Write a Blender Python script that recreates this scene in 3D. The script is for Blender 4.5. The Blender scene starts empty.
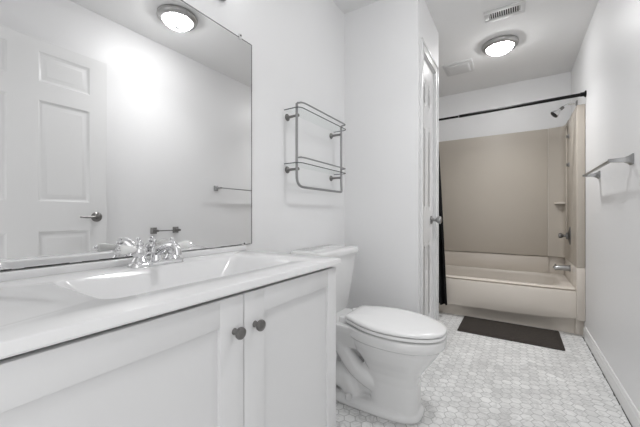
import bpy, bmesh, math, random
from mathutils import Vector, Matrix
C = bpy.context.scene.collection
S = bpy.context.scene
PI = math.pi

# ------------------------------------------------------------------ camera
cam_d = bpy.data.cameras.new('camera')
cam = bpy.data.objects.new('camera', cam_d); C.objects.link(cam)
cam.location = (0, 0, 0.9905)
cam.rotation_euler = (PI/2, 0, 0.5674)
cam_d.sensor_width = 36; cam_d.lens = 307.4/640*36
cam_d.shift_y = 1.18/640
cam_d.clip_start = 0.01
S.camera = cam

# ------------------------------------------------------------------ world / exposure
w = bpy.data.worlds.new('world'); S.world = w; w.use_nodes = True
bg = w.node_tree.nodes['Background']
bg.inputs[0].default_value = (1, 1, 1, 1); bg.inputs[1].default_value = 1.4
S.view_settings.view_transform = 'Standard'
S.view_settings.look = 'None'
S.view_settings.exposure = 0.08
S.view_settings.gamma = 1
S.view_settings.use_curve_mapping = False
LAMP = 49.0          # strength of the two ceiling lamps' bowls
BAR = 3.0           # strength of the bulbs over the mirror

DOWN = (6.2, 2.9)         # watts thrown down by the bulbs of each ceiling lamp

# ------------------------------------------------------------------ materials
def mat(name, col, rough=0.5, metal=0.0, spec=0.5, coat=0.0, trans=0.0, ior=1.45):
    m = bpy.data.materials.new(name); m.use_nodes = True
    b = m.node_tree.nodes['Principled BSDF']
    b.inputs['Base Color'].default_value = (*col, 1)
    b.inputs['Roughness'].default_value = rough
    b.inputs['Metallic'].default_value = metal
    b.inputs['Specular IOR Level'].default_value = spec
    b.inputs['Coat Weight'].default_value = coat
    b.inputs['Transmission Weight'].default_value = trans
    b.inputs['IOR'].default_value = ior
    return m
def nodes(m): return m.node_tree.nodes, m.node_tree.links, m.node_tree.nodes['Principled BSDF']
def add_noise(m, scale, amount, bump=0.0, bdist=0.001, detail=3):
    """slight procedural variation of base colour plus optional bump"""
    N, L, b = nodes(m)
    tc = N.new('ShaderNodeTexCoord'); nz = N.new('ShaderNodeTexNoise')
    nz.inputs['Scale'].default_value = scale; nz.inputs['Detail'].default_value = detail
    L.new(tc.outputs['Object'], nz.inputs['Vector'])
    col = b.inputs['Base Color'].default_value[:3]
    mx = N.new('ShaderNodeMix'); mx.data_type = 'RGBA'
    mx.inputs['A'].default_value = (*[c*(1-amount) for c in col], 1)
    mx.inputs['B'].default_value = (*[min(1, c*(1+amount)) for c in col], 1)
    L.new(nz.outputs['Fac'], mx.inputs['Factor']); L.new(mx.outputs['Result'], b.inputs['Base Color'])
    if bump:
        bp = N.new('ShaderNodeBump'); bp.inputs['Strength'].default_value = bump; bp.inputs['Distance'].default_value = bdist
        L.new(nz.outputs['Fac'], bp.inputs['Height']); L.new(bp.outputs['Normal'], b.inputs['Normal'])
    return m
M = {}
M['wall'] = add_noise(mat('white_wall_paint', (.86, .86, .865), .42, spec=.45), 90, .008, .08, .0006)
M['ceiling'] = add_noise(mat('ceiling_paint', (.86, .86, .86), .8, spec=.2), 60, .01, .1, .0008)
M['trim'] = add_noise(mat('semi_gloss_trim', (.82, .82, .82), .25), 30, .005)
M['cabinet'] = add_noise(mat('cabinet_white_lacquer', (.74, .74, .745), .38), 20, .006)
M['marble_top'] = add_noise(mat('cultured_marble', (.84, .84, .845), .13, coat=.3), 5, .01)
M['dark_gap'] = mat('dark_joint_black', (.02, .02, .02), .7)
M['china'] = add_noise(mat('vitreous_china', (.80, .80, .80), .10, coat=.4), 4, .004)
M['seat'] = add_noise(mat('toilet_seat_plastic', (.83, .83, .83), .16), 4, .004)
M['beige'] = add_noise(mat('beige_fibreglass', (.515, .468, .408), .42), 6, .015)
M['beige_tub'] = add_noise(mat('beige_tub_enamel', (.70, .645, .58), .28), 6, .012)
M['caulk'] = mat('caulk', (.68, .64, .58), .6)
M['chrome'] = add_noise(mat('polished_chrome', (.82, .82, .83), .07, 1), 8, .01)
M['steel'] = add_noise(mat('brushed_nickel', (.34, .34, .34), .28, 1), 40, .03)
M['darksteel'] = add_noise(mat('dark_satin_nickel', (.22, .215, .21), .3, 1), 40, .04)
M['satin'] = add_noise(mat('satin_nickel_trim', (.45, .445, .44), .35, 1), 40, .03)
M['porcelain'] = mat('white_porcelain', (.85, .85, .84), .12)
M['black'] = mat('black_metal', (.006, .006, .006), .5, spec=.2)
M['curtain'] = add_noise(mat('black_curtain_cloth', (.012, .012, .013), .85), 200, .2, .3, .0006)
M['mirror'] = add_noise(mat('silvered_mirror_glass', (.885, .885, .885), 0.0, 1), .5, .004)
M['mirror_edge'] = mat('mirror_dark_edge', (.05, .05, .05), .4)
M['vent'] = add_noise(mat('vent_white_enamel', (.70, .70, .70), .4), 20, .01)
M['vent_shade'] = mat('vent_shade_black', (.03, .03, .03), .8)
M['plastic'] = mat('fan_cover_plastic', (.68, .68, .68), .45)
M['rubber'] = mat('dark_rubber', (.03, .03, .03), .6)
M['clip'] = mat('clear_plastic_clip', (.75, .75, .75), .2)

def glass_mat():
    m = bpy.data.materials.new('clear_shelf_glass'); m.use_nodes = True
    N, L = m.node_tree.nodes, m.node_tree.links
    N.clear(); o = N.new('ShaderNodeOutputMaterial'); mx = N.new('ShaderNodeMixShader')
    t = N.new('ShaderNodeBsdfTransparent'); t.inputs[0].default_value = (.97, .98, .975, 1)
    g = N.new('ShaderNodeBsdfGlossy'); g.inputs['Roughness'].default_value = .02
    f = N.new('ShaderNodeLayerWeight'); f.inputs[0].default_value = .2
    pw = N.new('ShaderNodeMath'); pw.operation = 'POWER'; pw.inputs[1].default_value = 5
    L.new(f.outputs['Facing'], pw.inputs[0]); L.new(pw.outputs[0], mx.inputs[0]); L.new(t.outputs[0], mx.inputs[1]); L.new(g.outputs[0], mx.inputs[2]); L.new(mx.outputs[0], o.inputs[0])
    return m
M['glass'] = glass_mat()
M['glass_edge'] = mat('dark_glass_edge', (.10, .11, .11), .1)
def emit(name, s, col=(1, 1, 1)):
    m = mat(name, (.9, .9, .9), .3)
    b = m.node_tree.nodes['Principled BSDF']
    b.inputs['Emission Color'].default_value = (*col, 1); b.inputs['Emission Strength'].default_value = s
    return m
M['lamp'] = emit('lit_opal_glass', LAMP)
M['bulb'] = emit('lit_frosted_shade', BAR)

def marble_hex():
    m = mat('marble_hexagon_mosaic', (.7, .7, .7), .30)
    N, L, b = nodes(m)
    def V(op, a=None, bb=None, c=None):
        n = N.new('ShaderNodeVectorMath'); n.operation = op
        for i, x in enumerate((a, bb, c)):
            if x is None: continue
            if isinstance(x, (tuple, list)): n.inputs[i].default_value = x
            else: L.new(x, n.inputs[i])
        return n
    def F(op, a=None, bb=None, c=None):
        n = N.new('ShaderNodeMath'); n.operation = op
        for i, x in enumerate((a, bb, c)):
            if x is None: continue
            if isinstance(x, (int, float)): n.inputs[i].default_value = x
            else: L.new(x, n.inputs[i])
        return n.outputs[0]
    tc = N.new('ShaderNodeTexCoord')
    sp = N.new('ShaderNodeSeparateXYZ'); L.new(tc.outputs['Object'], sp.inputs[0])
    cb = N.new('ShaderNodeCombineXYZ')           # swap x and y: points of the hexagons face across the room
    L.new(sp.outputs[1], cb.inputs[0]); L.new(sp.outputs[0], cb.inputs[1])
    tile = .0525
    p = V('MULTIPLY', cb.outputs[0], (1/tile, 1/tile, 0)).outputs[0]
    p = V('ADD', p, (200, 200*1.7320508, 0)).outputs[0]
    r = (1, 1.7320508, 1); h = (.5, .8660254, 0)
    a = V('SUBTRACT', V('MODULO', p, r).outputs[0], h).outputs[0]
    c = V('SUBTRACT', V('MODULO', V('SUBTRACT', p, h).outputs[0], r).outputs[0], h).outputs[0]
    la = V('LENGTH', a).outputs['Value']; lc = V('LENGTH', c).outputs['Value']
    lt = F('LESS_THAN', la, lc)
    mx = N.new('ShaderNodeMix'); mx.data_type = 'VECTOR'
    L.new(lt, mx.inputs['Factor']); L.new(c, mx.inputs[4]); L.new(a, mx.inputs[5])
    g = mx.outputs[1]
    ident = V('SUBTRACT', p, g).outputs[0]
    ab = V('ABSOLUTE', g).outputs[0]
    d1 = V('DOT_PRODUCT', ab, (.5, .8660254, 0)).outputs['Value']
    s2 = N.new('ShaderNodeSeparateXYZ'); L.new(ab, s2.inputs[0])
    d = F('MAXIMUM', d1, s2.outputs[0])          # .5 at the hexagon's edge
    gr = N.new('ShaderNodeMapRange'); gr.interpolation_type = 'SMOOTHSTEP'
    L.new(d, gr.inputs[0]); gr.inputs[1].default_value = .452; gr.inputs[2].default_value = .490
    rid = V('SNAP', V('ADD', ident, (.01, .01, 0)).outputs[0], (.25, .25, 1)).outputs[0]
    wn = N.new('ShaderNodeTexWhiteNoise'); wn.noise_dimensions = '3D'; L.new(rid, wn.inputs[0])
    off = V('MULTIPLY_ADD', wn.outputs['Color'], (3, 3, 3), p).outputs[0]
    nz = N.new('ShaderNodeTexNoise'); nz.inputs['Scale'].default_value = .55; nz.inputs['Detail'].default_value = 6
    nz.inputs['Distortion'].default_value = 1.4; L.new(off, nz.inputs['Vector'])
    vein = F('ABSOLUTE', F('SUBTRACT', nz.outputs['Fac'], .5))
    vr = N.new('ShaderNodeMapRange'); L.new(vein, vr.inputs[0]); vr.inputs[1].default_value = 0; vr.inputs[2].default_value = .055
    vr.inputs[3].default_value = .80; vr.inputs[4].default_value = 1
    big = N.new('ShaderNodeTexNoise'); big.inputs['Scale'].default_value = 5; big.inputs['Detail'].default_value = 4
    L.new(tc.outputs['Object'], big.inputs['Vector'])
    br = N.new('ShaderNodeMapRange'); L.new(big.outputs['Fac'], br.inputs[0]); br.inputs[1].default_value = .3; br.inputs[2].default_value = .7
    br.inputs[3].default_value = .86; br.inputs[4].default_value = 1.08
    tr = N.new('ShaderNodeMapRange'); L.new(wn.outputs['Value'], tr.inputs[0]); tr.inputs[3].default_value = .90; tr.inputs[4].default_value = 1.05
    k = F('MULTIPLY', F('MULTIPLY', vr.outputs[0], br.outputs[0]), tr.outputs[0])
    tcol = V('SCALE', (.82, .82, .815)); L.new(k, tcol.inputs['Scale'])
    fin = N.new('ShaderNodeMix'); fin.data_type = 'RGBA'
    L.new(gr.outputs[0], fin.inputs['Factor']); L.new(tcol.outputs[0], fin.inputs['A']); fin.inputs['B'].default_value = (.44, .44, .435, 1)
    L.new(fin.outputs['Result'], b.inputs['Base Color'])
    rr = N.new('ShaderNodeMapRange'); L.new(gr.outputs[0], rr.inputs[0]); rr.inputs[3].default_value = .28; rr.inputs[4].default_value = .8
    L.new(rr.outputs[0], b.inputs['Roughness'])
    bp = N.new('ShaderNodeBump'); bp.invert = True; bp.inputs['Strength'].default_value = .4; bp.inputs['Distance'].default_value = .001
    L.new(gr.outputs[0], bp.inputs['Height']); L.new(bp.outputs['Normal'], b.inputs['Normal'])
    return m
M['hex'] = marble_hex()

def mat_weave():
    m = mat('dark_brown_mat_weave', (.05, .044, .040), .9)
    N, L, b = nodes(m)
    tc = N.new('ShaderNodeTexCoord'); v = N.new('ShaderNodeTexVoronoi'); v.inputs['Scale'].default_value = 90
    L.new(tc.outputs['Object'], v.inputs['Vector'])
    mx = N.new('ShaderNodeMix'); mx.data_type = 'RGBA'
    mx.inputs['A'].default_value = (.026, .021, .018, 1); mx.inputs['B'].default_value = (.052, .043, .036, 1)
    L.new(v.outputs['Distance'], mx.inputs['Factor']); L.new(mx.outputs['Result'], b.inputs['Base Color'])
    bp = N.new('ShaderNodeBump'); bp.inputs['Distance'].default_value = .003; bp.inputs['Strength'].default_value = .6
    L.new(v.outputs['Distance'], bp.inputs['Height']); L.new(bp.outputs['Normal'], b.inputs['Normal'])
    return m
M['mat'] = mat_weave()

# ------------------------------------------------------------------ geometry helpers
def BM(): return bmesh.new()
def box(bm, x0, x1, y0, y1, z0, z1, bev=0.0, seg=2):
    t = bmesh.new()
    r = bmesh.ops.create_cube(t, size=1)
    for v in t.verts:
        v.co = Vector(((x0+x1)/2 + v.co.x*(x1-x0), (y0+y1)/2 + v.co.y*(y1-y0), (z0+z1)/2 + v.co.z*(z1-z0)))
    if bev > 0:
        bmesh.ops.bevel(t, geom=list(t.edges), offset=bev, segments=seg, affect='EDGES', profile=.5, clamp_overlap=True)
    merge(bm, t)
def merge(bm, t, mtx=None):
    me = bpy.data.meshes.new('tmp'); 
    if mtx is not None: bmesh.ops.transform(t, matrix=mtx, verts=t.verts)
    t.to_mesh(me); t.free(); bm.from_mesh(me); bpy.data.meshes.remove(me)
def align(p, d):
    d = Vector(d).normalized()
    return Matrix.Translation(Vector(p)) @ d.to_track_quat('Z', 'Y').to_matrix().to_4x4()
def lathe(bm, prof, p=(0, 0, 0), d=(0, 0, 1), n=28, squash=(1, 1)):
    """prof: list of (radius, height) along direction d"""
    t = bmesh.new(); rings = []
    for (r, h) in prof:
        if r < 1e-6: rings.append([t.verts.new((0, 0, h))])
        else: rings.append([t.verts.new((r*squash[0]*math.cos(2*PI*k/n), r*squash[1]*math.sin(2*PI*k/n), h)) for k in range(n)])
    for a, b in zip(rings, rings[1:]):
        for k in range(n):
            k2 = (k+1) % n
            if len(a) == 1 and len(b) == 1: continue
            if len(a) == 1: t.faces.new((a[0], b[k2], b[k]))
            elif len(b) == 1: t.faces.new((a[k], a[k2], b[0]))
            else: t.faces.new((a[k], a[k2], b[k2], b[k]))
    if len(rings[0]) > 1: t.faces.new(rings[0][::-1])
    if len(rings[-1]) > 1: t.faces.new(rings[-1])
    bmesh.ops.recalc_face_normals(t, faces=t.faces)
    merge(bm, t, align(p, d))
def cyl(bm, p0, p1, r, r1=None, n=20):
    v = Vector(p1)-Vector(p0)
    lathe(bm, [(r, 0), (r if r1 is None else r1, v.length)], p0, v, n)
def smooth_path(pts, it=2):
    pts = [Vector(p) for p in pts]
    for _ in range(it):
        q = [pts[0]]
        for a, b in zip(pts, pts[1:]): q += [a*.75+b*.25, a*.25+b*.75]
        q.append(pts[-1]); pts = q
    return pts
def tube(bm, pts, r, n=12, it=2, closed=False, radii=None):
    if it: pts = smooth_path(pts, it)
    else: pts = [Vector(p) for p in pts]
    t = bmesh.new(); rings = []; prev = None; m = len(pts)
    for i, p in enumerate(pts):
        if closed: d = pts[(i+1) % m]-pts[i-1]
        else: d = pts[min(i+1, m-1)]-pts[max(i-1, 0)]
        d.normalize()
        if prev is None:
            u = d.orthogonal().normalized()
        else:
            u = (prev-d*prev.dot(d)).normalized()
        prev = u; v = d.cross(u)
        rr = r if radii is None else radii[0]+(radii[1]-radii[0])*i/(m-1)
        rings.append([t.verts.new(p+u*rr*math.cos(2*PI*k/n)+v*rr*math.sin(2*PI*k/n)) for k in range(n)])
    seq = list(zip(rings, rings[1:]+([rings[0]] if closed else [])))
    for a, b in seq[:len(rings) if closed else len(rings)-1]:
        for k in range(n): t.faces.new((a[k], a[(k+1) % n], b[(k+1) % n], b[k]))
    if not closed: t.faces.new(rings[0][::-1]); t.faces.new(rings[-1])
    bmesh.ops.recalc_face_normals(t, faces=t.faces)
    merge(bm, t)
def loft(bm, rings, cap0=True, cap1=True):
    t = bmesh.new(); R = [[t.verts.new(Vector(p)) for p in ring] for ring in rings]; n = len(R[0])
    for a, b in zip(R, R[1:]):
        for k in range(n): t.faces.new((a[k], a[(k+1) % n], b[(k+1) % n], b[k]))
    if cap0: t.faces.new(R[0][::-1])
    if cap1: t.faces.new(R[-1])
    bmesh.ops.recalc_face_normals(t, faces=t.faces)
    merge(bm, t)
def prism(bm, poly, axis, a0, a1):
    """poly in the plane across axis ('x': (y,z), 'y': (x,z), 'z': (x,y)) extruded from a0 to a1"""
    def P(q, a): return {'x': (a, q[0], q[1]), 'y': (q[0], a, q[1]), 'z': (q[0], q[1], a)}[axis]
    loft(bm, [[P(q, a0) for q in poly], [P(q, a1) for q in poly]])
def rrect(x0, x1, y0, y1, r, n=6):
    pts = []
    for cx, cy, a0 in ((x1-r, y1-r, 0), (x0+r, y1-r, PI/2), (x0+r, y0+r, PI), (x1-r, y0+r, 1.5*PI)):
        for k in range(n+1):
            a = a0+PI/2*k/n; pts.append((cx+r*math.cos(a), cy+r*math.sin(a)))
    return pts

origin = {}
def obj(name, bm, material, parent=None, smooth=True, angle=35, loc=None):
    me = bpy.data.meshes.new(name)
    if parent is not None: o0 = origin[parent.name]
    elif loc is not None: o0 = Vector(loc)
    else:
        xs = [v.co for v in bm.verts]
        o0 = Vector(((min(c.x for c in xs)+max(c.x for c in xs))/2, (min(c.y for c in xs)+max(c.y for c in xs))/2, min(c.z for c in xs)))
    bmesh.ops.translate(bm, vec=-o0, verts=bm.verts)
    bm.to_mesh(me); bm.free()
    me.materials.append(material)
    if smooth:
        for p in me.polygons: p.use_smooth = True
        me.set_sharp_from_angle(angle=math.radians(angle))
    o = bpy.data.objects.new(name, me); C.objects.link(o)
    if parent is not None: o.parent = parent
    else: o.location = o0
    origin[o.name] = o0
    return o
def thing(name, label, cat, loc, group=None):
    o = bpy.data.objects.new(name, None); C.objects.link(o)
    o.empty_display_size = .05; o.location = loc; origin[o.name] = Vector(loc)
    o['label'] = label; o['category'] = cat
    if group: o['group'] = group
    return o
def tag(o, label, cat, group=None):
    o['label'] = label; o['category'] = cat
    if group: o['group'] = group
    return o
def struct(name, bm, material, smooth=False, loc=(0, 0, 0), cat=None, label=None):
    o = obj(name, bm, material, loc=loc, smooth=smooth); o['kind'] = 'structure'
    if label: o['label'] = label
    return o
def dup(root, loc, label):
    def cp(o, par):
        c = o.copy(); C.objects.link(c); c.parent = par
        for ch in o.children: cp(ch, c)
        return c
    kids = list(root.children)
    r = root.copy(); C.objects.link(r); r.location = loc; r['label'] = label
    for k in kids: cp(k, r)
    return r

# ------------------------------------------------------------------ room
XL, XR, YN, YB, H = -1.044, .471, -.12, 3.99, 2.44
YP, XC, YC = 1.968, -.521, 2.58     # closet box: front face, side face, far end
T = .10
b = BM(); box(b, XL-T, XR+T, YN-1.2, YB+T, -.1, 0); struct('floor', b, M['hex'])
b = BM(); box(b, XL-T, XR+T, YN-.1, YB+T, H, H+.1); struct('ceiling', b, M['ceiling'])
b = BM(); box(b, XL-T, XL, YN, YB, 0, H); struct('wall_left', b, M['wall'])
b = BM(); box(b, XR, XR+T, YN, YB, 0, H); struct('wall_right', b, M['wall'])
b = BM(); box(b, XL-T, XR+T, YB, YB+T, 0, H); struct('wall_back', b, M['wall'])
b = BM()
box(b, XL-T, -.50, YN-.1, YN, 0, H); box(b, .42, XR+T, YN-.1, YN, 0, H); box(b, -.50, .42, YN-.1, YN, 2.06, H)
struct('wall_front', b, M['wall'])
b = BM(); box(b, XL, XC, YP, YP+.05, 0, H); struct('wall_closet_front', b, M['wall'])
b = BM()
dy0, dy1, dz = 2.075, 2.445, 2.07   # closet door opening
box(b, XC-.05, XC, YP+.05, dy0, 0, H); box(b, XC-.05, XC, dy1, YC-.05, 0, H); box(b, XC-.05, XC, dy0, dy1, dz, H)
struct('wall_closet_side', b, M['wall'])
b = BM(); box(b, XL, XC, YC-.05, YC, 0, H); struct('wall_closet_end', b, M['wall'])

def base_profile(t=.012, h=.094):
    return [(0, 0), (t, 0), (t, h-.022), (t*.75, h-.014), (t*.55, h-.004), (t*.35, h), (0, h)]
b = BM(); prism(b, [(XR-x, z) for x, z in base_profile()], 'y', 0.0, 3.235)
struct('baseboard_right', b, M['trim'])
b = BM(); prism(b, [(XL+x, z) for x, z in base_profile()], 'y', 1.0, YP)
struct('baseboard_left', b, M['trim'])
b = BM(); prism(b, [(YP-x, z) for x, z in base_profile()], 'x', XL+.012, XC)
struct('baseboard_closet', b, M['trim'])
b = BM(); prism(b, [(XC+x, z) for x, z in base_profile()], 'y', dy1+.062, YC)
struct('baseboard_closet_side', b, M['trim'])
# dark worn joint between the tiles and the right baseboard
random.seed(4)
b = BM(); y = .3
while y < 3.2:
    l = random.uniform(.02, .07); wd = random.uniform(.002, .006)
    box(b, XR-.012-wd, XR-.012, y, y+l, 0, .0012); y += l + random.choice((0, .004, .01))
struct('trim_1', b, M['dark_gap'])

# closet door casing
b = BM()
cw = .060
for (y0, y1, z0, z1) in ((dy0-cw, dy0, 0, dz+cw), (dy1, dy1+cw, 0, dz+cw), (dy0, dy1, dz, dz+cw)):
    box(b, XC, XC+.011, y0, y1, z0, z1, .004)
box(b, XC+.010, XC+.017, dy0-cw, dy0-cw+.016, 0, dz+cw, .003)
box(b, XC+.010, XC+.017, dy1+cw-.016, dy1+cw, 0, dz+cw, .003)
box(b, XC+.010, XC+.017, dy0-cw, dy1+cw, dz+cw-.016, dz+cw, .003)
struct('trim_2', b, M['trim'], smooth=True)

def panel_door(bm, axis_x, face, back, y0, y1, z0, z1, cols, rows, out=1, rec=.009):
    """door leaf lying in the YZ plane with raised panels on the side facing out (sign)"""
    x0, x1 = sorted((face, back))
    fx = face - out*rec
    a0, a1 = sorted((fx, back)); box(bm, a0, a1, y0, y1, z0, z1)
    ys = [y0]+[v for c in cols for v in c]+[y1]
    s0, s1 = sorted((fx, face))
    for i in range(0, len(ys), 2): box(bm, s0, s1, ys[i], ys[i+1], z0, z1, .0)
    zs = [z0]+[v for c in rows for v in c]+[z1]
    for (c0, c1) in cols:
        for i in range(0, len(zs), 2): box(bm, s0, s1, c0, c1, zs[i], zs[i+1])
        for (r0, r1) in rows:
            def ring(i, x): return [(x, c0+i, r0+i), (x, c1-i, r0+i), (x, c1-i, r1-i), (x, c0+i, r1-i)]
            # sloping moulding in, flat groove, sloping field up
            loft(bm, [ring(0, face), ring(.013, fx+out*.0005), ring(.022, fx+out*.0005), ring(.040, face-out*.002), ring(.045, face-out*.002)], cap0=False)

# closet door (door_1)
b = BM()
cd = .012
panel_door(b, 1, XC-cd, XC-cd-.032, dy0+.004, dy1-.004, .012, dz-.004,
           [(dy0+.085, (dy0+dy1)/2-.035), ((dy0+dy1)/2+.035, dy1-.085)], [(.24, .80), (1.02, 1.62), (1.74, 1.93)], rec=.005)
door1 = struct('door_1', b, M['trim'], loc=(XC, dy0, 0), smooth=True)
origin['door_1'] = Vector((XC, dy0, 0))
kb = BM()
lathe(kb, [(.030, 0), (.031, .004), (.024, .010), (.012, .014), (.0105, .032), (.018, .040), (.026, .050), (.0285, .060), (.026, .070), (.015, .076), (0, .077)], (XC-cd, 2.372, .952), (1, 0, 0))
obj('door_knob', kb, M['steel'], door1)
for z in (1.86, .36, 1.1):
    kb = BM(); cyl(kb, (XC+.004, dy0+.002, z-.045), (XC+.004, dy0+.002, z+.045), .006); cyl(kb, (XC+.004, dy0+.002, z+.046), (XC+.004, dy0+.002, z+.052), .004)
    obj('hinge', kb, M['satin'], door1)

# entry door standing open against the right wall (seen in the mirror)
b = BM()
panel_door(b, 1, .405, .440, .16, 1.040, .012, 2.075,
           [(.27, .525), (.665, .935)], [(.23, .885), (1.075, 1.70), (1.815, 2.00)][0:3], out=-1)
door2 = struct('door_2', b, M['trim'], loc=(.42, .16, 0), smooth=True)
origin['door_2'] = Vector((.42, .16, 0))
b = BM()
lathe(b, [(.033, 0), (.034, .004), (.028, .010), (.014, .016), (.012, .034)], (.405, .975, .975), (-1, 0, 0))
tube(b, [(.372, .975, .975), (.362, .955, .977), (.360, .915, .972), (.366, .868, .975)], .008, radii=(.0095, .0055))
obj('door_lever', b, M['darksteel'], door2)
b = BM(); box(b, .411, .434, 1.039, 1.042, .945, 1.005, .0008); obj('latch_plate', b, M['steel'], door2)

# ------------------------------------------------------------------ bathtub and surround
ZR = .383
tub = thing('bathtub', 'beige alcove bathtub at the far end of the room under the shower wall', 'bathtub', (-.29, 3.6, 0))
b = BM()
def RR(x0, x1, y0, y1, r, z): return [(x, y, z) for x, y in rrect(x0, x1, y0, y1, r, 7)]
loft(b, [RR(XL+.004, .414, 3.262, 3.972, .012, ZR-.022), RR(XL+.004, .414, 3.252, 3.972, .012, ZR-.008), RR(XL+.009, .412, 3.262, 3.970, .016, ZR),
         RR(-.965, .345, 3.318, 3.925, .13, ZR), RR(-.955, .335, 3.328, 3.917, .13, ZR-.006), RR(-.945, .325, 3.335, 3.910, .13, ZR-.03),
         RR(-.86, .270, 3.375, 3.87, .12, .13), RR(-.80, .235, 3.41, 3.835, .10, .085)], cap0=False)
obj('basin', b, M['beige_tub'], tub, angle=50)
b = BM()
ap = [(3.262, ZR-.022), (3.246, ZR-.020), (3.240, ZR-.034), (3.238, .200), (3.236, .125), (3.240, .112), (3.252, .106), (3.285, .104), (3.303, .090), (3.305, 0), (3.40, 0), (3.40, ZR-.03), (3.27, ZR-.03)]
t_r = []
for x, lift in ((XL+.004, 0), (-.6, .0), (-.1, .0), (.2, .008), (.36, .024), (.414, .028)):
    bow = .012*math.cos((x+.3)/1.5*PI*.9)
    t_r.append([(x, y-(bow if y < 3.25 else bow*.5 if y < 3.29 else 0), z+(lift if .08 < z < .2 else 0)) for y, z in ap])
loft(b, t_r)
obj('apron', b, M['beige_tub'], tub, angle=60)
b = BM(); box(b, .4145, XR-.001, 3.218, 3.40, .135, .560, .004); box(b, .4145, XR-.001, 3.285, 3.40, 0, .135, .003)
obj('end_post', b, M['beige_tub'], tub)
b = BM()
box(b, XL+.004, .285, 3.945, 3.986, ZR-.02, .556, .003); box(b, .285, .414, 3.966, 3.986, ZR-.02, .556, .002)
box(b, .4145, XR-.001, 3.402, 3.966, .2, .560, .003)
obj('wall_flange', b, M['beige_tub'], tub)
b = BM(); lathe(b, [(.034, 0), (.034, .004), (.028, .009), (0, .011)], (.333, 3.60, .325), (-1, 0, .15)); cyl(b, (.322, 3.60, .327), (.312, 3.60, .330), .009)
obj('overflow_plate', b, M['steel'], tub)
b = BM(); lathe(b, [(.032, 0), (.030, .004), (0, .005)], (.14, 3.62, .085)); obj('drain', b, M['steel'], tub)

sur = thing('shower_surround', 'beige moulded shower wall panels rising above the bathtub', 'shower surround', (-.29, 3.97, .56))
ZS = 1.878
b = BM(); box(b, XL+.03, .278, 3.935, 3.986, .561, ZS, .006); obj('back_panel', b, M['beige'], sur)
b = BM()
# corner panel sweeping round into the plumbing side
cs = [(.284, 3.986), (.284, 3.937), (.36, 3.936), (.392, 3.930), (.408, 3.915), (.4145, 3.88), (.4145, 3.80), (.4145, 3.70), (XR-.001, 3.70), (XR-.001, 3.986)]
def top_z(x, y): return ZS + .004*max(0, (x-.284)/.13)
b = BM(); loft(b, [[(x, y, .561) for x, y in cs], [(x, y, top_z(x, y)) for x, y in cs]])
obj('corner_panel', b, M['beige'], sur, angle=40)
b = BM()
box(b, .4145, XR-.001, 3.402, 3.70, .561, ZS, .003)
box(b, .402, .4155, 3.73, 3.79, .80, ZS-.04, .006, 3)                 # moulded rib on the side panel
obj('side_panel', b, M['beige'], sur)
b = BM(); box(b, .4145, XR-.001, 3.218, 3.401, .561, ZS+.002, .007, 3); obj('front_flange', b, M['beige'], sur)
b = BM(); box(b, XL+.001, XL+.03, 3.26, 3.986, .561, ZS, .005); obj('side_panel', b, M['beige'], sur)
b = BM(); cyl(b, (.281, 3.9365, .561), (.281, 3.9365, ZS-.002), .0035, n=8); obj('seam_strip', b, M['caulk'], sur)
for z in (1.112,):
    b = BM(); q = [(.4140, 3.925)]+[(.4140-.085*math.sin(a), 3.925-.085*math.cos(a)) for a in [PI/2*k/8 for k in range(9)]]
    q = [(x, y+.008) for x, y in q]; prism(b, q, 'z', z-.012, z+.006); obj('soap_shelf', b, M['beige_tub'], sur)
for z in (1.712, 1.450):
    b = BM(); lathe(b, [(.012, 0), (.012, .006), (.006, .012), (.009, .020), (0, .024)], (.4140, 3.62, z), (-1, 0, 0), squash=(1, 1.8)); obj('hook', b, M['steel'], sur)

# ------------------------------------------------------------------ fixtures at the tub
sp = thing('tub_spout', 'chrome bath spout sticking out above the tub rim', 'faucet', (.4145, 3.56, .50))
b = BM(); tube(b, [(.4145, 3.56, .505), (.36, 3.56, .505), (.315, 3.56, .503), (.298, 3.56, .492)], .019, n=18, radii=(.025, .020)); lathe(b, [(.030, 0), (.030, .004), (.023, .010)], (.4140, 3.56, .505), (-1, 0, 0))
obj('spout_body', b, M['steel'], sp)
b = BM(); cyl(b, (.306, 3.56, .515), (.306, 3.56, .532), .005); lathe(b, [(.005, 0), (.008, .003), (0, .008)], (.306, 3.56, .531)); obj('diverter_knob', b, M['steel'], sp)
vl = thing('shower_valve', 'nickel shower valve with oval plate and round knob above the spout', 'shower valve', (.4145, 3.56, .80))
b = BM(); lathe(b, [(.040, 0), (.038, .005), (.028, .010), (.014, .018), (.014, .03)], (.4140, 3.56, .798), (-1, 0, 0), squash=(1.0, 2.1)); o = obj('escutcheon', b, M['darksteel'], vl)
b = BM(); lathe(b, [(.012, 0), (.011, .02), (.020, .030), (.024, .040), (.022, .054), (0, .058)], (.386, 3.56, .798), (-1, 0, 0)); obj('valve_knob', b, M['darksteel'], vl)
sh = thing('shower_sprayer', 'chrome shower head on a bent arm above the beige panels', 'shower head', (XR, 3.62, 2.0))
b = BM(); lathe(b, [(.030, 0), (.028, .004), (.014, .012)], (XR-.0005, 3.62, 2.005), (-1, 0, 0)); obj('wall_flange', b, M['steel'], sh)
b = BM(); tube(b, [(XR-.006, 3.62, 2.005), (.43, 3.62, 2.012), (.395, 3.62, 2.008), (.368, 3.62, 1.985)], .0085); obj('shower_arm', b, M['chrome'], sh)
b = BM(); dd = (-.70, -.12, -.62)
lathe(b, [(.011, 0), (.014, .006), (.014, .028), (.012, .036)], (.372, 3.62, 1.990), dd); obj('collar', b, M['darksteel'], sh)
b = BM(); lathe(b, [(.012, .034), (.016, .045), (.027, .066), (.036, .085), (.037, .095)], (.372, 3.62, 1.990), dd); o = obj('spray_cone', b, M['chrome'], sh)
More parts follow.
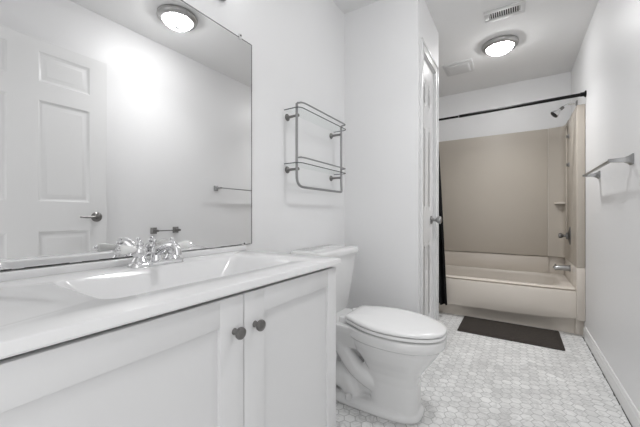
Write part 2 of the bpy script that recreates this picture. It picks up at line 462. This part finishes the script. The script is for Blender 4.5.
b = BM(); lathe(b, [(.034, .0945), (.033, .100), (.028, .102), (0, .102)], (.372, 3.62, 1.990), dd); obj('spray_face', b, M['rubber'], sh)

rod = thing('curtain_rod', 'straight black curtain rod spanning the tub opening', 'curtain rod', (-.29, 3.200, 1.93))
b = BM(); cyl(b, (XL+.03, 3.200, 1.925), (-.46, 3.200, 1.932), .0105); obj('inner_rod', b, M['black'], rod)
b = BM(); cyl(b, (-.46, 3.200, 1.932), (XR-.02, 3.200, 1.952), .0135); obj('outer_rod', b, M['black'], rod)
b = BM(); cyl(b, (-.464, 3.200, 1.932), (-.458, 3.200, 1.932), .0140); obj('joint_ring', b, M['satin'], rod)
for x, s, z in ((XR-.0005, -1, 1.9525), (XL+.0005, 1, 1.925)):
    b = BM(); lathe(b, [(.026, 0), (.026, .006), (.017, .012), (.016, .035)], (x, 3.200, z), (s, 0, 0)); obj('end_cap', b, M['black'], rod)

# curtain bunched at the left end of the rod
b = BM(); nz, nx = 24, 90
t = bmesh.new(); G = []
for i in range(nz+1):
    z = 1.905-(1.905-.122)*i/nz; f = i/nz
    xr = -.66+.105*f**.9; xl = XL+.03+.02*f; row = []
    for j in range(nx+1):
        u = j/nx; x = xl+(xr-xl)*u
        y = 3.205-.055*f + (.018+.012*f)*math.sin(u*2*PI*9+.6*math.sin(f*5)) * (1 if u < .97 else .4)
        row.append(t.verts.new((x, y, z)))
    G.append(row)
for i in range(nz):
    for j in range(nx): t.faces.new((G[i][j], G[i][j+1], G[i+1][j+1], G[i+1][j]))
bmesh.ops.solidify(t, geom=list(t.faces), thickness=.002)
merge(b, t)
curt = thing('shower_curtain', 'black shower curtain bunched behind the closet at the rod\'s left end', 'shower curtain', (-.82, 3.18, .12))
obj('cloth', b, M['curtain'], curt, angle=80)
for k in range(8):
    b = BM(); x = XL+.07+k*.042
    tube(b, [(x, 3.200+.023*math.cos(a), 1.921+.023*math.sin(a)) for a in [2*PI*q/14 for q in range(14)]], .002, n=6, it=0, closed=True)
    obj('ring', b, M['satin'], curt)

# bath mat
b = BM()
loft(b, [[(x, y, z) for x, y in rrect(-.423+i, .305-i, -.222+i, .222-i, .010, 5)] for i, z in ((.002, 0), (0, .003), (0, .005), (.004, .007), (.022, .008), (.026, .0105), (.04, .012))])
bmesh.ops.transform(b, matrix=Matrix.Translation((.0, 3.058, .0005)) @ Matrix.Rotation(-.004, 4, 'Z'), verts=b.verts)
tag(obj('bath_mat', b, M['mat'], angle=60), 'dark brown rectangular bath mat lying in front of the bathtub', 'bath mat')

# ------------------------------------------------------------------ vanity
V0, V1, XF = -.10, .975, -.552
van = thing('vanity_cabinet', 'white shaker vanity cabinet with two doors under the sink top', 'cabinet', (-.80, .5, 0))
b = BM()
box(b, XL+.001, XF-.020, V1-.018, V1, .10, .8090, .001); box(b, XL+.001, XF-.020, V0, V0+.018, .10, .8090, .001)   # sides
box(b, XL+.001, XF-.020, V0+.018, V1-.018, .10, .118); box(b, XL+.001, XL+.010, V0+.018, V1-.018, .118, .8090)      # bottom, back
box(b, XF-.040, XF-.020, .5, .552, .118, .780); box(b, XF-.040, XF-.020, V0+.018, V1-.018, .118, .15)
box(b, XL+.02, XF-.085, V0, V1-.002, 0, .10)
obj('body', b, M['cabinet'], van)
b = BM(); box(b, XF-.040, XF-.020, V0+.018, V1-.018, .69, .765); obj('front_rail', b, M['cabinet'], van)
b = BM(); box(b, XF-.0195, XF, V0, -.003, .105, .800, .0015); obj('filler_strip', b, M['cabinet'], van)
def shaker(y0, y1, z0, z1, sl, sr, rt, rb, knob_y, knob_z, label=None):
    b = BM(); x1 = XF; x0 = XF-.019; xm = XF-.0085
    box(b, x0, xm, y0+.002, y1-.002, z0+.002, z1-.002)
    box(b, x0, x1, y0, y0+sl, z0, z1, .0012); box(b, x0, x1, y1-sr, y1, z0, z1, .0012)
    box(b, x0, x1, y0+sl-.001, y1-sr+.001, z1-rt, z1, .0012); box(b, x0, x1, y0+sl-.001, y1-sr+.001, z0, z0+rb, .0012)
    d = obj('door', b, M['cabinet'], van); origin[d.name] = origin[van.name]
    b = BM()
    lathe(b, [(.008, 0), (.0075, .003), (.0055, .006), (.005, .011), (.009, .0145), (.0135, .0175), (.0143, .0215), (.0130, .025), (.008, .0280), (0, .029)], (XF, knob_y, knob_z), (1, 0, 0), n=32)
    obj('knob', b, M['darksteel'], d)
shaker(.0, .5245, .105, .800, .07, .07, .062, .07, .496, .719)
shaker(.5275, .975, .105, .800, .07, .057, .060, .07, .562, .717)

# vanity top with integral basin
top = thing('countertop_sink', 'glossy white vanity top with an integral rectangular basin on the cabinet', 'sink', (-.80, .5, .81))
b = BM()
C0, C1 = V0, .990; ZT = .832
ry0, ry1, rx0, rx1 = .27, .835, -.925, -.640
def R2(x0, x1, y0, y1, r, z, n=7): return [(x, y, z) for x, y in rrect(x0, x1, y0, y1, r, n)]
loft(b, [R2(rx0, rx1, ry0, ry1, .03, .8118), R2(XL+.001, -.5430, C0, C1, .0015, .8095), R2(XL+.001, -.540, C0, C1+.001, .002, .8135),
         R2(XL+.001, -.540, C0, C1+.001, .002, ZT-.004), R2(XL+.001, -.5412, C0, C1, .003, ZT-.0015), R2(XL+.002, -.5445, C0+.001, C1-.003, .004, ZT),
         R2(rx0-.006, rx1+.006, ry0-.006, ry1+.006, .036, ZT), R2(rx0, rx1, ry0, ry1, .030, ZT-.003),
         R2(rx0+.008, rx1-.006, ry0+.015, ry1-.018, .030, ZT-.018), R2(rx0+.045, rx1-.03, ry0+.10, ry1-.125, .03, .722), R2(rx0+.06, rx1-.045, ry0+.13, ry1-.155, .03, .712)], cap0=False)
tp = obj('counter', b, M['marble_top'], top, angle=30)
b = BM(); box(b, XL+.001, XL+.021, C0, C1-.001, ZT-.001, .8535, .004, 3); obj('backsplash_lip', b, M['marble_top'], top)
b = BM(); lathe(b, [(.024, 0), (.022, .003), (.015, .004), (0, .003)], (-.79, .54, .7115)); obj('drain', b, M['chrome'], top)

# faucet
FY, FX, FZ = .552, -.972, ZT
fa = thing('basin_faucet', 'chrome two-handle basin faucet with white porcelain levers', 'faucet', (FX, FY, FZ))
b = BM()
prf = [(x, y) for x, y in rrect(FX-.028, FX+.030, FY-.088, FY+.088, .027, 8)]
def inset(k, z): return [(FX+.001+(x-FX-.001)*(1-k*2.6), FY+(y-FY)*(1-k), z) for x, y in prf]
loft(b, [inset(0, FZ), inset(0, FZ+.006), inset(.03, FZ+.011), inset(.09, FZ+.014), inset(.16, FZ+.015)])
obj('base_plate', b, M['chrome'], fa)
for s in (-1, 1):
    hy = FY+s*.052; hx = FX-.004
    b = BM()
    lathe(b, [(.024, .010), (.025, .016), (.021, .022), (.017, .028), (.020, .034), (.0225, .044), (.020, .054), (.012, .059), (.009, .063), (.012, .067), (.010, .072), (.005, .075), (.006, .079), (0, .082)], (hx, hy, FZ), n=28)
    hd = obj('handle', b, M['chrome'], fa)
    b = BM(); zz = FZ+.052
    lathe(b, [(.008, .014), (.011, .018), (.0095, .023), (.0105, .030), (.0135, .040), (.0150, .052), (.0130, .059), (.008, .063)], (hx, hy, zz), (.12, s, .05), n=24)
    obj('lever', b, M['porcelain'], hd)
    b = BM(); lathe(b, [(.008, .0625), (.008, .066), (.004, .069), (.005, .072), (0, .075)], (hx, hy, zz), (.12, s, .05), n=16)
    obj('lever_tip', b, M['chrome'], hd)
b = BM()
lathe(b, [(.021, .010), (.020, .024), (.0165, .034), (.016, .048), (.012, .056), (0, .058)], (FX-.002, FY, FZ), n=28)
tube(b, [(FX-.008, FY, FZ+.030), (FX+.02, FY, FZ+.050), (FX+.055, FY, FZ+.062), (FX+.088, FY, FZ+.066), (FX+.106, FY, FZ+.058), (FX+.110, FY, FZ+.043)], .012, n=18, radii=(.016, .0105))
lathe(b, [(.012, 0), (.0125, .008), (.010, .010)], (FX+.110, FY, FZ+.047), (0, 0, -1))
obj('spout', b, M['chrome'], fa)
b = BM(); cyl(b, (FX-.016, FY, FZ+.012), (FX-.016, FY, FZ+.070), .003, n=10); lathe(b, [(.003, 0), (.006, .004), (.0055, .010), (0, .013)], (FX-.016, FY, FZ+.069), n=14)
obj('lift_rod', b, M['chrome'], fa)

# ------------------------------------------------------------------ mirror
mz0, mz1, my1, my0 = .856, 1.7795, 1.036, -.10
mi = thing('wall_mirror', 'large frameless wall mirror over the vanity top', 'mirror', (XL, .5, mz0))
b = BM(); box(b, XL+.0012, XL+.006, my0, my1, mz0, mz1); obj('silvered_glass', b, M['mirror'], mi, smooth=False)
b = BM()
e = .0026
box(b, XL+.0008, XL+.0066, my1-e*.4, my1+e*.8, mz0, mz1); box(b, XL+.0008, XL+.0066, my0, my1+e*.8, mz1-e*.4, mz1+e*.6)
random.seed(2); y = my0                       # worn dark line along the bottom
while y < my1:
    l = random.uniform(.008, .03); hh = random.uniform(.0006, .0026)*(1.0 if y < .6 else .6)
    box(b, XL+.0008, XL+.0066, y, min(my1, y+l), mz0-.001, mz0+hh); y += l
obj('dark_edge', b, M['mirror_edge'], mi, smooth=False)
for (y, z, s) in ((.965, mz1, 1), (.985, mz0, -1), (.2, mz1, 1)):
    b = BM(); box(b, XL+.0008, XL+.0105, y-.006, y+.006, z-.007 if s > 0 else z+.000, z+.016 if s > 0 else z+.010, .0015)
    c = obj('clip', b, M['clip'], mi)
    b = BM(); lathe(b, [(.004, 0), (.0035, .002), (0, .0025)], (XL+.0106, y, z+.009 if s > 0 else z+.005), (1, 0, 0), n=12); obj('screw', b, M['rubber'], c)

# vanity light over the mirror, its lower right end just inside the picture
vb = thing('vanity_light', 'nickel bar light with lit glass shades on the wall above the mirror', 'wall lamp', (XL, .50, 1.92))
b = BM(); box(b, XL+.0008, XL+.022, .12, .878, 1.888, 1.99, .006, 3); obj('back_plate', b, M['steel'], vb)
for y in (.20, .50, .80):
    b = BM(); tube(b, [(XL+.02, y, 1.935), (XL+.06, y, 1.925), (XL+.092, y, 1.905), (XL+.10, y, 1.93)], .008)
    lathe(b, [(0, -.024), (.010, -.022), (.016, -.010), (.030, 0), (.031, .012)], (XL+.10, y, 1.918)); a = obj('arm', b, M['steel'], vb)
    b = BM(); lathe(b, [(.028, .010), (.040, .03), (.052, .07), (.060, .11), (.064, .14)], (XL+.10, y, 1.925)); obj('glass_shade', b, M['bulb'], a)

# ------------------------------------------------------------------ glass rack on the left wall
rk = thing('towel_rack', 'tubular chrome rack with two glass shelves above the toilet', 'shelf', (XL, 1.54, 1.14))
y0r, y1r, xfr = 1.291, 1.776, -.967
b = BM()
tube(b, [(xfr, y0r, 1.572), (xfr, y0r, 1.50), (xfr, y0r, 1.30), (xfr, y0r, 1.21), (xfr+.0, y0r+.002, 1.165), (xfr, y0r+.03, 1.140), (xfr, y0r+.09, 1.138), (xfr, y1r-.05, 1.138), (xfr, y1r-.002, 1.138), (xfr, y1r+.006, 1.145), (xfr, y1r+.003, 1.175), (xfr, y1r, 1.21), (xfr, y1r, 1.30), (xfr, y1r, 1.50), (xfr, y1r, 1.565)], .0070, n=12, it=2)
obj('frame', b, M['steel'], rk)
for zt in (1.573, 1.288):
    b = BM(); zz = zt
    tube(b, [(xfr, y0r, zz), (xfr+.012, y0r, zz+.001), (xfr+.028, y0r+.006, zz+.001), (xfr+.037, y0r+.022, zz), (xfr+.037, y0r+.08, zz), (xfr+.037, y1r-.03, zz), (xfr+.034, y1r-.004, zz), (xfr+.014, y1r, zz), (xfr, y1r, zz-.002)], .0042, n=10)
    for k in range(3): lathe(b, [(0, -.004), (.0045, -.001), (.0045, .001), (0, .004)], (xfr+.006+k*.009, y0r+.001+.002*k, zz+.004), n=10)
    obj('guard_rail', b, M['steel'], rk)
    zs = zt-.029
    out = [(XL+.012, 1.268), (XL+.012, 1.792)]
    fx = -.931
    for k in range(7):
        a = PI/2*k/6; out.append((fx-.03+.03*math.sin(a), 1.792-.03+.03*math.cos(a)))
    for k in range(7):
        a = PI/2*k/6; out.append((fx-.03+.03*math.cos(a), 1.268+.03-.03*math.sin(a)))
    b = BM(); prism(b, [(x, y) for x, y in out], 'z', zs-.0030, zs+.0030)
    g = obj('glass_shelf', b, M['glass'], rk, angle=20)
    b = BM(); path = [(x, y, zs) for x, y in out[1:]]+[(XL+.012, 1.268, zs)]
    tube(b, path, .0026, n=8, it=0); obj('polished_edge', b, M['glass_edge'], g)
for y in (y0r+.016, y1r-.003):
    for z in (1.516, 1.233):
        b = BM(); lathe(b, [(.019, 0), (.019, .003), (.013, .009), (.0075, .013), (.0065, .05), (.008, XL*-1-.967)], (XL+.0006, y, z), (1, 0, 0), n=20)
        obj('wall_mount', b, M['darksteel'], rk)

# ------------------------------------------------------------------ bars on the right wall
def wall_bar(name, label, cat, y0, y1, z, xb, r, mt, plate=.022):
    t = thing(name, label, cat, (XR, (y0+y1)/2, z))
    b = BM(); box(b, xb-r, xb+r, y0, y1, z-r*.55, z+r*.55, r*.25); obj('bar', b, mt, t)
    for y in (y0, y1):
        b = BM(); s = 1 if y == y0 else -1
        def sq(x, hy, hz, dy=0, dz=0): return [(x, y+dy+a*hy, z+dz+c*hz) for a, c in ((-1, -1), (1, -1), (1, 1), (-1, 1))]
        yo = 0
        loft(b, [sq(XR-.0006, plate, plate), sq(XR-.006, plate, plate), sq(XR-.012, plate*.72, plate*.72), sq(XR-.030, plate*.42, plate*.45), sq(xb+.006, plate*.32, plate*.34), sq(xb-r-.001, plate*.30, plate*.30)])
        obj('post', b, mt, t)
    return t
wall_bar('towel_bar', 'long chrome towel bar on the bare right wall', 'towel bar', 2.045, 2.73, 1.256, .393, .0085, M['steel'], .025)
wall_bar('paper_holder', 'short dark metal bar on the right wall seen only in the mirror', 'toilet paper holder', 1.415, 1.61, .857, .410, .0075, M['darksteel'], .026)

# ------------------------------------------------------------------ toilet
TY = 1.535
to = thing('toilet', 'white two-piece toilet with closed lid beside the vanity', 'toilet', (-.65, TY, 0))
def cat(tab, n):
    out = []
    m = len(tab)
    for i in range(m-1):
        p0 = Vector(tab[max(i-1, 0)]); p1 = Vector(tab[i]); p2 = Vector(tab[i+1]); p3 = Vector(tab[min(i+2, m-1)])
        for k in range(n):
            t = k/n
            out.append(.5*((2*p1)+(p2-p0)*t+(2*p0-5*p1+4*p2-p3)*t*t+(3*p1-p0-3*p2+p3)*t**3))
    out.append(Vector(tab[-1])); return out
def outline(tab, n=5):
    h = cat(tab, n)
    return [(p.x, p.y) for p in h]+[(p.x, -p.y) for p in h[::-1] if abs(p.y) > 1e-5]
seat_tab = [(-.760, .0), (-.760, .07), (-.758, .098), (-.748, .110), (-.715, .128), (-.65, .160), (-.58, .179), (-.50, .182), (-.42, .165), (-.35, .132), (-.305, .090), (-.281, .045), (-.275, 0)]
def scaled(out, sx, sy, cx=-.54, dx=0, z=0): return [(cx+dx+(x-cx)*sx, TY+y*sy, z) for x, y in out]
so = outline(seat_tab)
# china bowl: rings from floor to rim
def ring(xb, xf, hw, z, fp=2.2, n=44, wx=.5):
    cx = xb+(xf-xb)*wx; pts = []
    for k in range(n):
        a = 2*PI*k/n; c, s = math.cos(a), math.sin(a)
        ax = (xf-cx) if c > 0 else (cx-xb)
        pts.append((cx+ax*math.copysign(abs(c)**(2/fp), c), TY+hw*math.copysign(abs(s)**(2/fp), s), z))
    return pts
b = BM()
# foot
loft(b, [ring(-.93, -.383, .118, 0, 3.2), ring(-.93, -.380, .120, .010, 3.2), ring(-.928, -.384, .116, .026, 3.2), ring(-.92, -.396, .104, .036, 3.2), ring(-.90, -.41, .085, .045, 3)])
# front pedestal flowing into the bowl
loft(b, [ring(-.64, -.396, .096, .02, 3.4), ring(-.64, -.400, .093, .08, 3.4), ring(-.645, -.402, .092, .16, 3.2), ring(-.66, -.392, .099, .205, 3.0), ring(-.69, -.366, .116, .245, 2.6),
         ring(-.725, -.335, .140, .285, 2.4), ring(-.755, -.308, .157, .325, 2.25), ring(-.768, -.299, .162, .350, 2.2), ring(-.780, -.281, .177, .358, 2.2), ring(-.787, -.277, .181, .372, 2.2), ring(-.79, -.277, .180, .396, 2.2), ring(-.79, -.279, .178, .404, 2.2), ring(-.785, -.285, .172, .407, 2.2)])
# rim deck under the tank
loft(b, [ring(-.985, -.62, .085, .285, 4, wx=.6), ring(-1.005, -.60, .115, .335, 4, wx=.6), ring(-1.01, -.58, .135, .372, 4, wx=.6), ring(-1.012, -.57, .140, .398, 4, wx=.6), ring(-1.008, -.57, .136, .406, 4, wx=.6)])
# trapway: an S that leaves the bowl, rises behind it and drops to the floor
tube(b, [(-.60, TY, .12), (-.66, TY, .10), (-.73, TY, .12), (-.76, TY, .20), (-.79, TY, .28), (-.84, TY, .30), (-.89, TY, .25), (-.90, TY, .14), (-.885, TY, .03)], .062, n=20, radii=(.070, .066))
for s in (-1, 1):
    tube(b, [(-.95, TY+s*.02, .33), (-.86, TY+s*.045, .325), (-.785, TY+s*.062, .262), (-.72, TY+s*.064, .190), (-.655, TY+s*.052, .150), (-.60, TY+s*.030, .120)], .042, n=20, radii=(.036, .054))
    tube(b, [(-.93, TY+s*.03, .03), (-.90, TY+s*.045, .10), (-.83, TY+s*.050, .125), (-.755, TY+s*.042, .10), (-.73, TY+s*.030, .02)], .060, n=20, radii=(.066, .062))
box(b, -.93, -.62, TY-.018, TY+.018, .02, .37, .01)
for v in b.verts: v.co.z += .016*max(0, min(1, (-.275-v.co.x)/.485))*max(0, min(1, (v.co.z-.25)/.13))
bw = obj('bowl', b, M['china'], to, angle=180)
md = bw.modifiers.new('remesh', 'REMESH'); md.mode = 'VOXEL'; md.voxel_size = .005; md.use_smooth_shade = True
md = bw.modifiers.new('smooth', 'SMOOTH'); md.factor = .5; md.iterations = 6
for s in (-1, 1):
    b = BM(); lathe(b, [(.018, 0), (.0185, .008), (.015, .022), (.008, .028), (0, .029)], (-.735, TY+s*.102, .030), (0, 0, 1)); obj('bolt_cap', b, M['china'], to)
b = BM()
loft(b, [scaled(so, .99, .975, z=.4115), scaled(so, 1, 1, z=.4140), scaled(so, 1, 1, z=.4230), scaled(so, .992, .985, z=.4275)])
for v in b.verts: v.co.z += .018*max(0, min(1, (-.275-v.co.x)/.485))
obj('seat', b, M['seat'], to, angle=50)
b = BM()
loft(b, [scaled(so, .985, .975, z=.4310), scaled(so, 1, 1, z=.4330), scaled(so, 1, 1, z=.4400), scaled(so, .985, .975, z=.4455), scaled(so, .93, .91, z=.4500), scaled(so, .80, .76, z=.4535), scaled(so, .4, .4, z=.4555), scaled(so, .1, .1, z=.456)])
for v in b.verts: v.co.z += .018*max(0, min(1, (-.275-v.co.x)/.485))
obj('lid', b, M['seat'], to, angle=50)
for s in (-1, 1):
    b = BM(); box(b, -.800, -.752, TY+s*.075-.020, TY+s*.075+.020, .405, .448, .008, 3); obj('hinge', b, M['seat'], to)
b = BM()
def tr(z, hy, xf, r=.03): return [(x, y, z) for x, y in rrect(XL+.012, xf, TY-hy, TY+hy, r, 6)]
loft(b, [tr(.4065, .140, -.895), tr(.412, .160, -.880), tr(.44, .172, -.872), tr(.60, .196, -.853), tr(.74, .214, -.838), tr(.7555, .214, -.838)])
obj('tank', b, M['china'], to, angle=50)
b = BM()
def tl(z, k, r=.03): return [(x+( -.0), y, z) for x, y in rrect(XL+.004, -.822-k, TY-.226+k, TY+.226-k, r, 6)]
loft(b, [tl(.757, .008), tl(.760, .001), tl(.778, 0), tl(.788, .003), tl(.7935, .012), tl(.7955, .03)])
obj('tank_lid', b, M['china'], to, angle=50)
b = BM(); lathe(b, [(.012, 0), (.012, .004), (.007, .010)], (-.840, TY-.16, .70), (1, 0, 0)); tube(b, [(-.830, TY-.16, .70), (-.824, TY-.13, .698), (-.824, TY-.09, .692)], .005)
obj('flush_lever', b, M['chrome'], to)

# ------------------------------------------------------------------ ceiling: lamps, vent, fan
cl = thing('ceiling_light', 'round flush ceiling light before the tub, near the vent', 'ceiling light', (-.115, 3.015, H), 'flush ceiling lights')
b = BM(); lathe(b, [(0.1235, 0), (0.1345, .004), (0.1373, .014), (0.1336, .026), (0.1226, .036), (0.108, .042), (0.0988, .036)], (-.115, 3.015, H-.0005), (0, 0, -1), n=64)
obj('metal_ring', b, M['satin'], cl)
b = BM(); lathe(b, [(0.1007, .037), (0.097, .046), (0.0869, .058), (0.0695, .070), (0.0412, .078), (0, .081)], (-.115, 3.015, H), (0, 0, -1), n=64)
obj('glass_bowl', b, M['lamp'], cl)
b = BM(); lathe(b, [(.012, .079), (.016, .084), (.011, .092), (.006, .096), (.008, .101), (0, .107)], (-.115, 3.015, H), (0, 0, -1), n=20)
obj('finial', b, M['steel'], cl)
ld = bpy.data.lights.new('bulb', 'AREA'); ld.shape = 'DISK'; ld.size = .085; ld.spread = math.radians(115); ld.energy = DOWN[0]
lo = bpy.data.objects.new('bulb', ld); C.objects.link(lo); lo.parent = cl; lo.location = (0, 0, -.0822)
c2 = dup(cl, (.008, 1.335, H), 'round flush ceiling light visible in the mirror above the vanity')
for ch in c2.children:
    if ch.type == 'LIGHT': ch.data = ch.data.copy(); ch.data.energy = DOWN[1]

vt = thing('ceiling_vent', 'white ceiling air vent with a row of dark slots', 'vent', (-.07, 2.555, H))
b = BM()
vx0, vx1, vy0, vy1 = -.195, .055, 2.485, 2.630
for (a0, a1, c0, c1) in ((vx0, vx1, vy0, vy0+.035), (vx0, vx1, vy1-.035, vy1), (vx0, vx0+.03, vy0+.035, vy1-.035), (vx1-.03, vx1, vy0+.035, vy1-.035)):
    box(b, a0, a1, c0, c1, H-.010, H-.0005, .003)
obj('frame', b, M['vent'], vt)
b = BM(); box(b, vx0+.02, vx1-.02, vy0+.03, vy1-.03, H-.0022, H-.0006); obj('painted_shade_sheet', b, M['vent_shade'], vt)  # no cavity is cut: flat dark sheet paints the shade between the louvres
n = 14
for k in range(n):
    x = vx0+.036+k*(vx1-vx0-.072)/(n-1)
    b = BM(); box(b, x-.0026, x+.0026, vy0+.034, vy1-.034, H-.0070, H-.0025); obj('louvre', b, M['vent'], vt)

fn = thing('exhaust_fan', 'square white exhaust fan cover on the ceiling above the tub', 'exhaust fan', (-.475, 3.29, H))
b = BM()
fx0, fx1, fy0, fy1 = -.605, -.345, 3.155, 3.425
loft(b, [[(x, y, z) for x, y in rrect(fx0+i, fx1-i, fy0+i, fy1-i, .012, 4)] for i, z in ((0, H-.0006), (0, H-.006), (.006, H-.012), (.03, H-.014))])
obj('frame', b, M['plastic'], fn)
b = BM(); loft(b, [[(x, y, z) for x, y in rrect(fx0+i, fx1-i, fy0+i, fy1-i, .012, 4)] for i, z in ((.034, H-.0135), (.030, H-.018), (.034, H-.022), (.05, H-.024))])
obj('cover', b, M['plastic'], fn)
